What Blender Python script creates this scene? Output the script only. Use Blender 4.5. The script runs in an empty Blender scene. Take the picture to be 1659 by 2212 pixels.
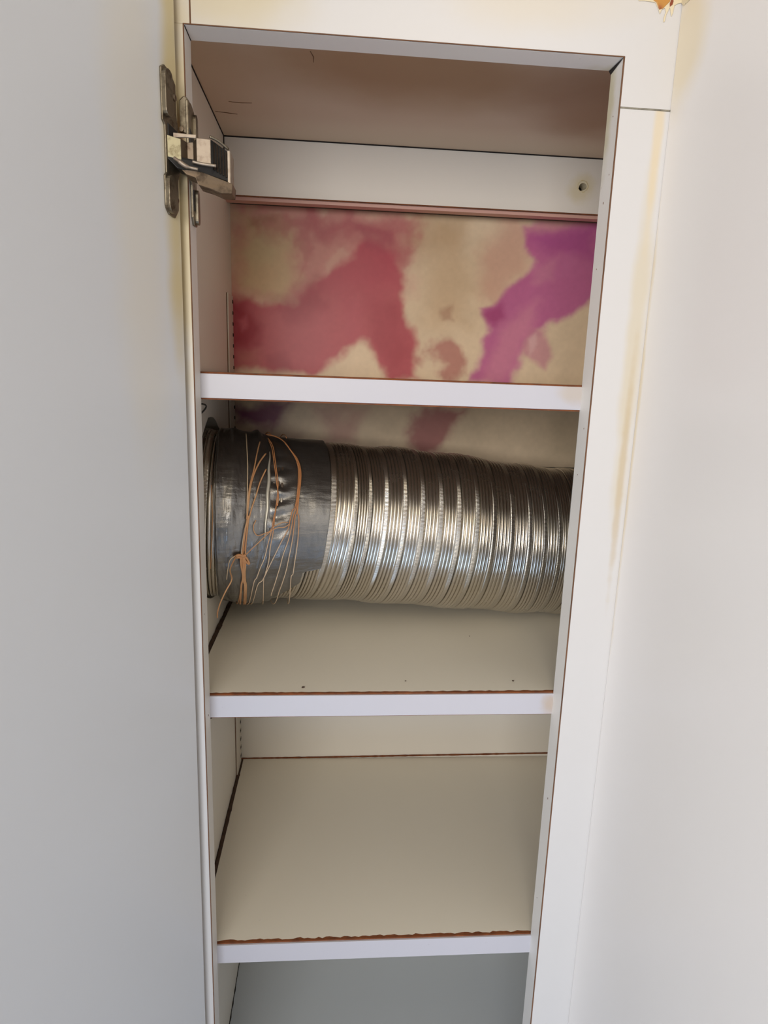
import bpy, bmesh, math, random
import numpy as np
from mathutils import Vector, Matrix
from mathutils.geometry import tessellate_polygon

random.seed(7)
S = bpy.context.scene
COL = S.collection
ZO = 1.75                      # local z = 0 is the top of the opening, 1.75 m above the floor

# ------------------------------------------------------------------ camera
Rv = Vector((0.9965, -0.0774, 0.0303)); Fv = Vector((0.08203, 0.97490, -0.20696))
Fv.normalize(); Rv = (Rv - Fv * Rv.dot(Fv)).normalized(); Uv = Rv.cross(Fv)
cd = bpy.data.cameras.new('camera'); cam = bpy.data.objects.new('camera', cd); COL.objects.link(cam)
M = Matrix((Rv, Uv, -Fv)).transposed().to_4x4(); M.translation = Vector((0.10349, -0.48803, -0.22745 + ZO))
cam.matrix_world = M
cd.sensor_fit = 'HORIZONTAL'; cd.sensor_width = 36; cd.lens = 36 * 1362.2 / 1659; cd.clip_start = .01
S.camera = cam
S.view_settings.view_transform = 'Standard'; S.view_settings.look = 'None'
S.view_settings.gamma = 1; S.view_settings.use_curve_mapping = False
S.view_settings.exposure = 0.02

# ------------------------------------------------------------------ world and lights
w = bpy.data.worlds.new('room_light'); S.world = w; w.use_nodes = True
w.node_tree.nodes['Background'].inputs[0].default_value = (1.0, .93, .85, 1)
w.node_tree.nodes['Background'].inputs[1].default_value = .09

def area(name, loc, target, sx, sy, power, col, spread=180):
    l = bpy.data.lights.new(name, 'AREA'); l.shape = 'RECTANGLE'; l.size = sx; l.size_y = sy
    l.energy = power; l.color = col; l.spread = math.radians(spread)
    o = bpy.data.objects.new(name, l); COL.objects.link(o)
    o.location = (loc[0], loc[1], loc[2] + ZO)
    d = Vector(target) - Vector(loc)
    o.rotation_euler = d.to_track_quat('-Z', 'Y').to_euler()
    return o
area('window_daylight', (-.36, -1.15, -.10), (.12, 0, -.20), 1.0, .40, 15.5, (1.0, .965, .925))
area('window_skylight_low', (-.30, -1.15, -1.20), (.12, 0, -.8), 1.1, .66, 9.5, (.50, .70, 1.0))
area('ceiling_lamp', (.25, -1.5, .55), (.2, 0, -.2), .8, .5, 4.5, (1.0, .86, .66))

# ------------------------------------------------------------------ helpers
def sc(r, g, b):
    f = lambda c: ((c / 255 + .055) / 1.055) ** 2.4 if c > 10 else c / 255 / 12.92
    return (f(r), f(g), f(b), 1)

def mat(name, col, rough=.5, metal=0., spec=.5):
    m = bpy.data.materials.new(name); m.use_nodes = True
    b = m.node_tree.nodes['Principled BSDF']
    b.inputs['Base Color'].default_value = col; b.inputs['Roughness'].default_value = rough
    b.inputs['Metallic'].default_value = metal; b.inputs['Specular IOR Level'].default_value = spec
    return m

class NT:
    def __init__(s, m): s.t = m.node_tree; s.b = s.t.nodes['Principled BSDF']
    def n(s, k, **kw):
        x = s.t.nodes.new(k)
        for a, v in kw.items(): setattr(x, a, v)
        return x
    def l(s, a, b): s.t.links.new(a, b)
    def math(s, op, a, b=None, clamp=False):
        x = s.n('ShaderNodeMath', operation=op); x.use_clamp = clamp
        for i, v in enumerate((a, b)):
            if v is None: continue
            if isinstance(v, (int, float)): x.inputs[i].default_value = v
            else: s.l(v, x.inputs[i])
        return x.outputs[0]
    def noise(s, scale, detail=3, vec=None, rough=.5):
        x = s.n('ShaderNodeTexNoise'); x.inputs['Scale'].default_value = scale
        x.inputs['Detail'].default_value = detail; x.inputs['Roughness'].default_value = rough
        if vec is not None: s.l(vec, x.inputs['Vector'])
        return x.outputs['Fac']
    def mix(s, f, a, b):
        x = s.n('ShaderNodeMix', data_type='RGBA')
        if isinstance(f, (int, float)): x.inputs['Factor'].default_value = f
        else: s.l(f, x.inputs['Factor'])
        for i, v in ((6, a), (7, b)):
            if isinstance(v, tuple): x.inputs[i].default_value = v
            else: s.l(v, x.inputs[i])
        return x.outputs[2]
    def pos(s):
        g = s.n('ShaderNodeNewGeometry'); a = s.n('ShaderNodeVectorMath', operation='SUBTRACT')
        s.l(g.outputs['Position'], a.inputs[0]); a.inputs[1].default_value = (0, 0, ZO)
        return a.outputs[0]
    def bump(s, h, dist=.001, strength=1):
        x = s.n('ShaderNodeBump'); x.inputs['Distance'].default_value = dist
        x.inputs['Strength'].default_value = strength
        s.l(h, x.inputs['Height']); s.l(x.outputs[0], s.b.inputs['Normal'])

def laminate(name, base, stains=(), rough=.42, dirt=0.0):
    """white board; stains = (centre, radii, colour, strength, noise) - wear with a shape of its own"""
    m = mat(name, base, rough); t = NT(m); p = t.pos()
    n1 = t.noise(9, 3, p); n2 = t.noise(160, 3, p)
    col = t.mix(t.math('MULTIPLY', n1, .07), base, sc(190, 172, 152))
    for c, r, cl, st, nz in stains:
        a = t.n('ShaderNodeVectorMath', operation='SUBTRACT'); t.l(p, a.inputs[0]); a.inputs[1].default_value = c
        d = t.n('ShaderNodeVectorMath', operation='DIVIDE'); t.l(a.outputs[0], d.inputs[0]); d.inputs[1].default_value = r
        ln = t.n('ShaderNodeVectorMath', operation='LENGTH'); t.l(d.outputs[0], ln.inputs[0])
        nn = t.noise(nz, 4, p)
        v = t.math('ADD', ln.outputs['Value'], t.math('MULTIPLY', t.math('SUBTRACT', nn, .5), .9))
        mr = t.n('ShaderNodeMapRange', interpolation_type='SMOOTHSTEP')
        t.l(v, mr.inputs['Value']); mr.inputs['From Min'].default_value = 1.1; mr.inputs['From Max'].default_value = .3
        mr.inputs['To Min'].default_value = 0; mr.inputs['To Max'].default_value = st
        col = t.mix(mr.outputs[0], col, cl)
    if dirt:
        sp = t.noise(230, 2, p)
        v = t.math('MULTIPLY', t.math('SUBTRACT', sp, .74, True), 9 * dirt, True)
        col = t.mix(v, col, sc(120, 95, 75))
    t.l(col, t.b.inputs['Base Color'])
    t.bump(n2, .0002, .25)
    return m

def box(bm, x0, x1, y0, y1, z0, z1):
    v = [bm.verts.new((x, y, z)) for z in (z0, z1) for y in (y0, y1) for x in (x0, x1)]
    for f in ((0, 2, 3, 1), (4, 5, 7, 6), (0, 1, 5, 4), (2, 6, 7, 3), (0, 4, 6, 2), (1, 3, 7, 5)):
        bm.faces.new([v[i] for i in f])
    return v

def hexa(bm, lo, hi):
    """8 corners: lo = four points, hi = the four opposite ones"""
    a = [bm.verts.new(p) for p in lo]; b = [bm.verts.new(p) for p in hi]
    bm.faces.new(a[::-1]); bm.faces.new(b)
    for i in range(4): bm.faces.new((a[i], a[(i + 1) % 4], b[(i + 1) % 4], b[i]))

def prism(bm, loops, off):
    """outline with optional holes (lists of 3-D points), extruded by the vector off"""
    tris = tessellate_polygon([[Vector(p) for p in l] for l in loops])
    flat = [Vector(p) for l in loops for p in l]
    a = [bm.verts.new(p) for p in flat]; b = [bm.verts.new(p + Vector(off)) for p in flat]
    for t in tris:
        try:
            bm.faces.new([a[i] for i in t]); bm.faces.new([b[i] for i in t[::-1]])
        except ValueError: pass
    k = 0
    for l in loops:
        n = len(l)
        for i in range(n):
            bm.faces.new((a[k + i], a[k + (i + 1) % n], b[k + (i + 1) % n], b[k + i]))
        k += n

def tube(bm, pts, r, sides=8, closed=False):
    pts = [Vector(p) for p in pts]; n = len(pts); rings = []
    rr = r if isinstance(r, (list, tuple)) else [r] * n
    up = None
    for i in range(n):
        a = pts[max(i - 1, 0)]; b = pts[min(i + 1, n - 1)]
        t = (b - a).normalized()
        if up is None: up = t.orthogonal().normalized()
        up = (up - t * up.dot(t)).normalized(); s = t.cross(up)
        rings.append([bm.verts.new(pts[i] + (up * math.cos(k * 2 * math.pi / sides) + s * math.sin(k * 2 * math.pi / sides)) * rr[i]) for k in range(sides)])
    for i in range(n - 1):
        for k in range(sides):
            bm.faces.new((rings[i][k], rings[i][(k + 1) % sides], rings[i + 1][(k + 1) % sides], rings[i + 1][k]))
    bm.faces.new(rings[0][::-1]); bm.faces.new(rings[-1])

def spline(pts, sub=6):
    p = [Vector(q) for q in pts]; out = []
    for i in range(len(p) - 1):
        a, b, c, d = p[max(i - 1, 0)], p[i], p[i + 1], p[min(i + 2, len(p) - 1)]
        for k in range(sub):
            t = k / sub
            out.append(.5 * ((2 * b) + (c - a) * t + (2 * a - 5 * b + 4 * c - d) * t * t + (3 * b - a - 3 * c + d) * t ** 3))
    out.append(p[-1]); return out

def wpos(o):
    v = Vector((0, 0, 0))
    while o is not None: v += Vector(o.location); o = o.parent
    return v

def obj(name, bm, m, parent=None, bevel=0., smooth=False, solid=0., label=None, recalc=True):
    if recalc: bmesh.ops.recalc_face_normals(bm, faces=bm.faces)
    me = bpy.data.meshes.new(name)
    off = Vector((0, 0, ZO)) - wpos(parent)
    for v in bm.verts: v.co += off
    bm.to_mesh(me); bm.free()
    for mm in (m if isinstance(m, (list, tuple)) else [m]): me.materials.append(mm)
    o = bpy.data.objects.new(name, me); COL.objects.link(o)
    if parent is not None: o.parent = parent
    if smooth:
        for f in me.polygons: f.use_smooth = True
    if solid:
        q = o.modifiers.new('solid', 'SOLIDIFY'); q.thickness = solid
    if bevel:
        q = o.modifiers.new('bevel', 'BEVEL'); q.width = bevel; q.segments = 2; q.limit_method = 'ANGLE'
        q.angle_limit = math.radians(40)
    if label: o['label'] = label
    return o

def thing(name, loc, label, cat, group=None):
    o = bpy.data.objects.new(name, None); COL.objects.link(o); o.location = (loc[0], loc[1], loc[2] + ZO)
    o['label'] = label; o['category'] = cat
    if group: o['group'] = group
    o.empty_display_size = .05
    return o

def tag(o, label, cat, group=None, kind=None):
    if label: o['label'] = label
    if cat: o['category'] = cat
    if group: o['group'] = group
    if kind: o['kind'] = kind
    return o

def boxo(name, dims, m, parent=None, bevel=0., label=None):
    bm = bmesh.new(); box(bm, *dims); return obj(name, bm, m, parent, bevel, label=label)
# ------------------------------------------------------------------ materials
W = .305; XR = .3425; T = .0204; D = .020; YR = .280; YB = .318; XE = .545
CREAM = sc(230, 224, 212); WHITE = sc(204, 200, 196)
yel = sc(214, 188, 122); tan_ = sc(200, 165, 110); brown = sc(128, 92, 62)
m_right = laminate('right_stile_laminate', WHITE, [
    ((.3345, 0, -.20), (.0090, 1, .17), sc(198, 180, 140), .5, 24),
    ((.3360, 0, -.30), (.0040, 1, .12), sc(184, 160, 118), .5, 60),
    ((.3355, 0, -.06), (.0050, 1, .07), sc(215, 190, 140), .5, 25)])
m_rail = laminate('top_rail_laminate', WHITE, [
    ((.03, 0, .03), (.075, 1, .045), sc(196, 176, 124), .55, 12),
    ((.24, 0, .035), (.09, 1, .03), sc(206, 188, 152), .35, 12),
    ((.10, 0, .045), (.03, 1, .02), sc(150, 140, 120), .4, 20)])
m_left = laminate('left_stile_laminate', WHITE, [
    ((-.004, 0, -.10), (.02, 1, .17), sc(196, 172, 108), .7, 20),
    ((-.004, 0, -.072), (.004, 1, .022), sc(150, 95, 45), .7, 120)])
m_door = laminate('door_laminate', sc(214, 216, 219), [
    ((-.008, -.012, -.05), (.016, .016, .22), sc(206, 184, 116), .75, 14),
    ((-.02, -.05, -.10), (.02, .04, .22), sc(222, 212, 190), .4, 10)], rough=.36)
m_side = laminate('adjoining_panel_laminate', sc(234, 229, 224), [
    ((.3425, 0, -.26), (.03, .006, .22), sc(214, 190, 134), .55, 25),
    ((.3425, -.01, .0), (.03, .03, .05), sc(224, 200, 140), .5, 14)], rough=.36)
m_in = laminate('cabinet_interior_melamine', CREAM, [], .5)
m_return = laminate('edge_banding_melamine', sc(224, 220, 214), [
    ((0.305, .02, -.03), (.03, .012, .05), sc(188, 178, 130), .6, 60)], .45, dirt=.35)
m_shelf = laminate('shelf_melamine', sc(228, 221, 204), [], .42, dirt=.12)
m_lip = laminate('shelf_edge_laminate', sc(186, 183, 188), [
    ((.302, .02, -.235), (.022, 1, .012), sc(182, 166, 146), .6, 60),
    ((.302, .02, -.510), (.010, 1, .012), sc(176, 150, 118), .6, 60)], .4, dirt=.3)
m_ceil = laminate('stained_ceiling_board', sc(206, 184, 160), [
    ((.16, .10, .026), (.18, .10, .5), sc(160, 122, 84), .8, 6),
    ((.36, .14, .026), (.12, .10, .5), sc(156, 118, 86), .7, 8),
    ((.20, .25, .026), (.30, .04, .5), sc(214, 196, 172), .6, 9)], .6)
m_hrail = laminate('hanging_rail_laminate', sc(228, 221, 210), [
    ((.3850, .28, -.0065), (.0200, 1, .0185), sc(214, 200, 162), .7, 60)], .45)
m_core = mat('dark_brown_board_edge', sc(92, 44, 20), .8); t = NT(m_core)
t.l(t.mix(t.noise(120, 4, t.pos()), sc(52, 22, 10), sc(150, 84, 38)), t.b.inputs['Base Color'])
m_under = mat('bare_board_underside', sc(120, 92, 70), .8)
m_dirt = mat('brown_black_dirt', sc(46, 30, 22), .9); t = NT(m_dirt)
t.l(t.mix(t.noise(140, 4, t.pos()), sc(24, 14, 10), sc(92, 66, 48)), t.b.inputs['Base Color'])
m_gap = mat('brown_joint_line', sc(70, 46, 32), .8); t = NT(m_gap)
t.l(t.mix(t.noise(25, 3, t.pos()), sc(44, 26, 18), sc(140, 96, 62)), t.b.inputs['Base Color'])
m_dark = mat('black_gap', sc(22, 15, 11), .9)
m_grey = mat('grey_joint_line', sc(120, 112, 100), .8); t = NT(m_grey)
t.l(t.mix(t.noise(300, 3, t.pos()), sc(70, 62, 52), sc(168, 160, 140)), t.b.inputs['Base Color'])
m_wall = mat('painted_wall', sc(206, 200, 188), .8)
m_cavity = mat('cavity_shade', sc(60, 50, 42), .9)  # darkness of the unlit hollow behind the duct hole, put into the colour
m_floor = mat('floor_boards', sc(150, 118, 84), .5); t = NT(m_floor)
t.l(t.mix(t.noise(6, 5, t.pos()), sc(120, 88, 58), sc(176, 142, 104)), t.b.inputs['Base Color'])

def metal(name, col, rough, dark, scale, amt, metallic=1.):
    m = mat(name, col, rough, metallic); t = NT(m); p = t.pos()
    n = t.noise(scale, 5, p, .65)
    mr = t.n('ShaderNodeMapRange'); t.l(n, mr.inputs['Value']); mr.inputs['From Min'].default_value = .5
    mr.inputs['From Max'].default_value = .72; mr.inputs['To Max'].default_value = amt
    t.l(t.mix(mr.outputs[0], col, dark), t.b.inputs['Base Color'])
    r = t.math('ADD', t.math('MULTIPLY', n, .3), rough - .12); t.l(r, t.b.inputs['Roughness'])
    return m
m_nickel = metal('tarnished_nickel', sc(140, 130, 112), .42, sc(62, 44, 28), 130, .8)
m_brk = metal('brown_stained_plating', sc(124, 106, 86), .5, sc(40, 26, 18), 90, .9, .75)
m_brass = metal('worn_yellowish_plating', sc(164, 156, 128), .45, sc(96, 78, 44), 220, .8, .8)
m_pale = metal('pale_plating', sc(160, 146, 130), .48, sc(110, 80, 60), 180, .5, .7)
m_rust = metal('rusty_dark_plating', sc(120, 106, 90), .42, sc(48, 18, 14), 150, .9, .9)
m_black = mat('black_greasy_spring', sc(20, 16, 13), .55)
m_track = mat('painted_shelf_track', sc(214, 206, 192), .5, .1)

# ------------------------------------------------------------------ setting
def struct(name, dims, m):
    o = boxo(name, dims, m); o['kind'] = 'structure'; return o
struct('floor', (-2.2, 2.2, -2.6, .46, -1.80, -1.75), m_floor)
struct('wall_back', (-2.2, 2.2, .36, .46, -1.75, .85), m_wall)
bm = bmesh.new()                                   # unseen hollow box, added so no light leaks in behind the duct hole
x0, x1 = -.36, -.0385
box(bm, x0 - .02, x0, .008, .36, -1.75, .85)
box(bm, x0, x1, .008, .022, -1.75, .85)
box(bm, x0, x1, .34, .36, -1.75, .85)
box(bm, x0, x1, .022, .34, .80, .85)
o = obj('duct_hole_light_block', bm, m_cavity); o['kind'] = 'structure'

# ------------------------------------------------------------------ cabinet carcass
cab = thing('tall_cabinet', (.26, .16, -1.75), 'tall narrow white laminate cabinet standing open, with yellow stains around its front frame', 'cabinet')
# left side panel with the rough hole cut for the duct
hc = (.167, -.369); hole = []
for k in range(44):
    a = 2 * math.pi * k / 44
    r = .0905 + .0055 * max(0, math.cos(a - .25)) + random.uniform(-.0014, .0018)
    if 5 < k < 9: r += .002
    if k in (0, 1, 43): r += .003
    hole.append((-D, hc[0] + r * math.sin(a), hc[1] + r * math.cos(a)))
bm = bmesh.new()
prism(bm, [[(-D, T, -1.65), (-D, YB + .016, -1.65), (-D, YB + .016, .044), (-D, T, .044)], hole], (-.0175, 0, 0))
obj('side_panel', bm, m_in, cab)
boxo('side_panel', (XE, XE + .018, T, YB + .016, -1.65, .044), m_in, cab)
boxo('ceiling_board', (-D, XE, T + .0002, YB, .026, .044), m_ceil, cab, label='water-stained brown board closing the cabinet top')
boxo('bottom_board', (-D, XE, T, YB, -1.65, -1.63), m_in, cab)
boxo('plinth', (-.035, XE, .03, .05, -1.75, -1.65), m_in, cab)

# face frame
x = -.0385
boxo('stile', (x, 0, 0, T, -1.68, 0), m_left, cab, .0004)
bm = bmesh.new()
prism(bm, [[(x, 0, 0), (.0044, 0, 0), (.0044, 0, .45), (x, 0, .45)]], (0, T, 0))
obj('stile', bm, m_left, cab, .0003, label='upper run of the left upright above the opening')
bm = bmesh.new()
prism(bm, [[(.0052, 0, .0), (W, 0, .0), (W, 0, -.0317), (XR + .02, 0, -.0317), (XR + .02, 0, .45), (.0052, 0, .45)]], (0, T, 0))
obj('top_rail', bm, m_rail, cab, .0004)
bm = bmesh.new()
box(bm, W, XR + .02, 0, T, -1.68, -.0328)
obj('stile', bm, m_right, cab, .0004)
# inner edge banding of the opening (returns)
boxo('edge_banding', (0, .0006, .0006, T, -1.68, -.0006), m_return, cab)
boxo('edge_banding', (W - .0006, W, .0006, T, -1.68, -.0006), m_return, cab)
bm = bmesh.new()
hexa(bm, [(.0006, .0006, -.0006), (W - .0006, .0006, -.0006), (W - .0006, .0006, 0), (.0006, .0006, 0)],
     [(.0006, T, -.0006), (W - .0006, T, -.0006), (W - .0006, T, 0), (.0006, T, 0)])
obj('edge_banding', bm, m_return, cab)
# fill between header and raised ceiling board
boxo('cleat', (-D, XE, T, T + .0006, .0006, .026), m_in, cab)
# joint lines
def seam(a, b, r, m=m_gap, flat=None):
    bm = bmesh.new(); tube(bm, [a, b], r, 6); return obj('joint_line', bm, m, cab)
seam((.0002, -.0001, -.0), (.0002, -.0001, -1.67), .00045)
seam((W - .0002, .0000, -.0), (W - .0002, .0000, -1.67), .0006)
seam((.0, -.0001, -.0002), (W, -.0001, -.0002), .0004)
seam((.0048, .0002, 0), (.0048, .0002, .45), .00055)
seam((W, .0003, -.03225), (XR, .0003, -.03225), .00062, m_grey)
seam((.0006, .0008, -.0007), (.0006, T, -.0007), .0005, m_dark)
bm = bmesh.new(); hexa(bm, [(W - .0002, .0002, -.0002), (W - .0014, .0002, -.0012), (W - .0014, .0004, -.0012), (W - .0002, .0004, -.0002)],
                       [(W - .0002, T, -.0005), (W - .0026, T, -.0008), (W - .0008, T + .0003, -.0030), (W - .0002, T + .0003, -.0026)])
obj('joint_line', bm, m_dark, cab, label='black gap at the mitred corner')
seam((-D + .0003, .03, .0257), (-D + .0003, YR, .0257), .0007, m_dark)
seam((-D, YR - .0002, .0256), (XE, YR - .0002, .0257), .0008, m_dark)
seam((-D + .0003, YR - .0004, .026), (-D + .0003, YR - .0004, -.034), .0008, m_dark)

# hanging rail with the ragged screw hole
cx, cz = .3858, -.0042; hole = []
for k, r in enumerate((.0036, .0038, .0044, .0048, .0050, .0042, .0046, .0056, .0054, .0042, .0038, .0035)):
    a = 2 * math.pi * k / 12; hole.append((cx + r * math.sin(a), YR, cz + r * math.cos(a)))
bm = bmesh.new()
prism(bm, [[(-D, YR, -.0335), (XE, YR, -.0335), (XE, YR, .026), (-D, YR, .026)], hole], (0, .0165, 0))
hr = obj('hanging_rail', bm, m_hrail, cab, label='white rail across the back under the cabinet top')
bm = bmesh.new()
for k in range(14):
    a = 2 * math.pi * k / 14; r0 = .0058; r1 = .0064 + random.uniform(-.0006, .0008)
    a2 = 2 * math.pi * (k + 1) / 14
    vs = [bm.verts.new((cx + r * math.sin(q), YR - y, cz + r * math.cos(q))) for r, q, y in
          ((r0, a, .0004), (r0, a2, .0004), (r1, a2, .0001), (r1, a, .0001))]
    bm.faces.new(vs)
obj('screw_hole_rim', bm, laminate('yellowed_filler', sc(214, 198, 156), [], .6), hr, solid=.0002, label='yellowed ring around the black hole')
boxo('screw_hole', (cx - .008, cx + .008, YR + .0155, YR + .0168, cz - .008, cz + .008), m_dark, hr, label='black depth of the drilled hole')
boxo('rail_edge', (-D, XE, YR + .004, YR + .0168, -.0375, -.0337), laminate('rail_edge_pink_reflection', sc(206, 160, 146), [], .5), hr)  # pink reflected from the back panel is put into this edge's colour
seam((-D, YR + .0003, -.0337), (XE, YR + .0003, -.0337), .0007, m_core)

# ------------------------------------------------------------------ marbled back panel
MARBLE = [
    ([[-0.02,-0.031],[0.199,-0.028],[0.193,-0.085],[0.18,-0.128],[0.09,-0.132],[0.062,-0.144],[-0.02,-0.142]],(198,120,118),0.0176,0.8,0.0082),
    ([[0.199,-0.03],[0.255,-0.03],[0.246,-0.062],[0.207,-0.085],[0.184,-0.065]],(190,160,125),0.0147,0.6,0.007),
    ([[0.216,-0.042],[0.261,-0.04],[0.277,-0.114],[0.268,-0.158],[0.222,-0.16],[0.208,-0.106]],(196,164,126),0.0206,0.55,0.007),
    ([[-0.012,-0.053],[0.035,-0.045],[0.057,-0.081],[0.057,-0.117],[0.035,-0.14],[-0.004,-0.125]],(212,188,146),0.0117,0.85,0.0082),
    ([[0.057,-0.032],[0.106,-0.042],[0.2,-0.043],[0.195,-0.075],[0.179,-0.086],[0.145,-0.072],[0.101,-0.068],[0.068,-0.055]],(180,95,100),0.0129,0.8,0.0129),
    ([[-0.02,-0.136],[0.018,-0.148],[0.057,-0.141],[0.09,-0.111],[0.106,-0.094],[0.139,-0.067],[0.173,-0.076],[0.185,-0.107],[0.186,-0.128],[0.193,-0.161],[0.206,-0.194],[0.212,-0.226],[0.178,-0.226],[0.16,-0.212],[0.142,-0.19],[0.131,-0.185],[0.114,-0.191],[0.097,-0.208],[0.085,-0.224],[-0.025,-0.226]],(184,78,92),0.0053,0.93,0.0053),
    ([[-0.022,-0.142],[0.001,-0.144],[0.015,-0.167],[0.004,-0.192],[-0.023,-0.193]],(150,34,52),0.0094,0.75,0.0059),
    ([[0.032,-0.142],[0.084,-0.114],[0.09,-0.148],[0.051,-0.166]],(152,52,64),0.0094,0.5,0.0059),
    ([[0.141,-0.141],[0.175,-0.134],[0.201,-0.205],[0.178,-0.217],[0.142,-0.179]],(158,62,72),0.0094,0.45,0.0047),
    ([[-0.016,-0.204],[0.012,-0.2],[0.012,-0.219],[-0.016,-0.223]],(190,120,110),0.007,0.5,0.0047),
    ([[0.124,-0.131],[0.132,-0.13],[0.133,-0.182],[0.119,-0.188],[0.113,-0.175]],(190,95,105),0.0059,0.45,0.0035),
    ([[0.09,-0.098],[0.112,-0.073],[0.12,-0.081],[0.109,-0.095],[0.09,-0.108]],(214,170,150),0.0035,0.6,0.0047),
    ([[-0.013,-0.163],[-0.004,-0.157],[-0.002,-0.168],[-0.01,-0.175]],(200,100,110),0.0029,0.6,0.0023),
    ([[0.284,-0.081],[0.306,-0.033],[0.335,-0.029],[0.343,-0.095],[0.297,-0.146]],(206,152,134),0.0129,0.6,0.007),
    ([[0.333,-0.038],[0.421,-0.026],[0.433,-0.027],[0.438,-0.102],[0.419,-0.125],[0.401,-0.148],[0.372,-0.157],[0.352,-0.172],[0.336,-0.201],[0.326,-0.229],[0.274,-0.229],[0.288,-0.191],[0.298,-0.168],[0.282,-0.142],[0.307,-0.13],[0.323,-0.108],[0.34,-0.09],[0.344,-0.079],[0.332,-0.068]],(192,98,150),0.0053,0.93,0.0053),
    ([[0.347,-0.033],[0.427,-0.027],[0.388,-0.042],[0.342,-0.047]],(208,150,150),0.0047,0.7,0.0035),
    ([[0.31,-0.162],[0.357,-0.127],[0.357,-0.155],[0.331,-0.207],[0.317,-0.228],[0.29,-0.228]],(216,144,162),0.0082,0.6,0.0047),
    ([[0.344,-0.079],[0.376,-0.075],[0.373,-0.104],[0.341,-0.103]],(206,134,158),0.0059,0.6,0.007),
    ([[0.351,-0.158],[0.369,-0.161],[0.379,-0.194],[0.372,-0.211],[0.348,-0.195],[0.338,-0.181]],(200,130,150),0.0041,0.7,0.0035),
    ([[0.347,-0.175],[0.356,-0.166],[0.359,-0.18],[0.351,-0.192]],(222,180,180),0.0029,0.7,0.0023),
    ([[0.213,-0.193],[0.246,-0.175],[0.271,-0.189],[0.269,-0.211],[0.243,-0.225],[0.224,-0.21]],(176,104,100),0.0059,0.75,0.0106),
    ([[0.233,-0.14],[0.25,-0.134],[0.253,-0.153],[0.239,-0.156]],(160,110,90),0.0035,0.5,0.0059),
    ([[-0.02,-0.271],[0.051,-0.258],[0.04,-0.281],[0.005,-0.296],[-0.02,-0.288]],(120,36,84),0.0082,0.95,0.0059),
    ([[0.209,-0.268],[0.275,-0.263],[0.253,-0.302],[0.224,-0.327],[0.205,-0.309]],(160,76,90),0.0082,0.75,0.0082),
    ([[0.086,-0.271],[0.144,-0.267],[0.127,-0.311],[0.092,-0.312]],(175,105,110),0.0117,0.5,0.0082),
    ([[-0.023,-0.297],[0.057,-0.295],[0.057,-0.33],[-0.024,-0.332]],(150,90,100),0.0117,0.4,0.0059),
    ([[0.384,-0.269],[0.415,-0.268],[0.42,-0.323],[0.389,-0.323]],(190,175,140),0.0117,0.2,0.0059),
    ([[0.013,-0.052],[0.089,-0.038],[0.084,-0.059],[0.035,-0.069],[0.013,-0.065]],(186,104,104),0.0047,0.5,0.0117),
    ([[0.057,-0.05],[0.084,-0.044],[0.079,-0.09],[0.062,-0.112],[0.057,-0.081]],(180,92,98),0.0047,0.4,0.0117),
    ([[-0.003,-0.083],[0.013,-0.062],[0.035,-0.071],[0.029,-0.092],[0.007,-0.099]],(206,190,148),0.007,0.5,0.0059),
    ([[0.005,-0.05],[0.035,-0.046],[0.035,-0.054],[0.005,-0.057]],(150,104,74),0.0047,0.4,0.0047),
    ([[0.111,-0.042],[0.189,-0.049],[0.178,-0.07],[0.145,-0.066],[0.117,-0.057]],(168,80,92),0.0053,0.45,0.0153),
    ([[0.345,-0.047],[0.42,-0.043],[0.423,-0.075],[0.373,-0.069],[0.343,-0.057]],(170,74,140),0.007,0.55,0.0059),
    ([[0.285,-0.142],[0.308,-0.132],[0.315,-0.151],[0.301,-0.157]],(160,58,110),0.0047,0.6,0.0029),
    ([[0.376,-0.077],[0.396,-0.071],[0.396,-0.093],[0.378,-0.099]],(200,120,160),0.007,0.4,0.0082),
    ([[0.123,-0.088],[0.134,-0.088],[0.182,-0.172],[0.171,-0.184],[0.147,-0.135]],(186,88,98),0.0082,0.3,0.0047),
    ([[0.023,-0.205],[0.046,-0.199],[0.057,-0.221],[0.023,-0.224]],(150,60,70),0.0059,0.4,0.0047)]

def noise2(x, z, s, seed):
    rs = np.random.RandomState(seed); g = rs.rand(64, 64)
    u = x * s; v = z * s; i = np.floor(u).astype(int); j = np.floor(v).astype(int)
    a = u - i; b = v - j; a = a * a * (3 - 2 * a); b = b * b * (3 - 2 * b)
    f = lambda p, q: g[p % 64, q % 64]
    return (f(i, j) * (1 - a) + f(i + 1, j) * a) * (1 - b) + (f(i, j + 1) * (1 - a) + f(i + 1, j + 1) * a) * b - .5
def fbm(x, z, s, seed, o=4):
    r = 0; am = 1
    for k in range(o): r = r + am * noise2(x, z, s * 2 ** k, seed + k); am *= .5
    return r
def sdist(px, pz, poly):
    n = len(poly); d = np.full(px.shape, 1e9); ins = np.zeros(px.shape, bool)
    for i in range(n):
        ax, az = poly[i]; bx, bz = poly[(i + 1) % n]
        ex, ez = bx - ax, bz - az; L = ex * ex + ez * ez + 1e-12
        t_ = np.clip(((px - ax) * ex + (pz - az) * ez) / L, 0, 1)
        d = np.minimum(d, np.hypot(px - ax - t_ * ex, pz - az - t_ * ez))
        c = ((az > pz) != (bz > pz)) & (px < (bx - ax) * (pz - az) / (bz - az + 1e-12) + ax)
        ins ^= c
    return np.where(ins, -d, d)
nx, nz = 440, 250
gx = np.linspace(-D, .45, nx); gz = np.linspace(-.335, -.0335, nz)
X, Z = np.meshgrid(gx, gz)
C = np.ones(X.shape + (3,)) * np.array(sc(224, 202, 172)[:3])
mott = fbm(X, Z, 45, 3, 4)
C = C * (1 + .10 * mott[..., None])
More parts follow.
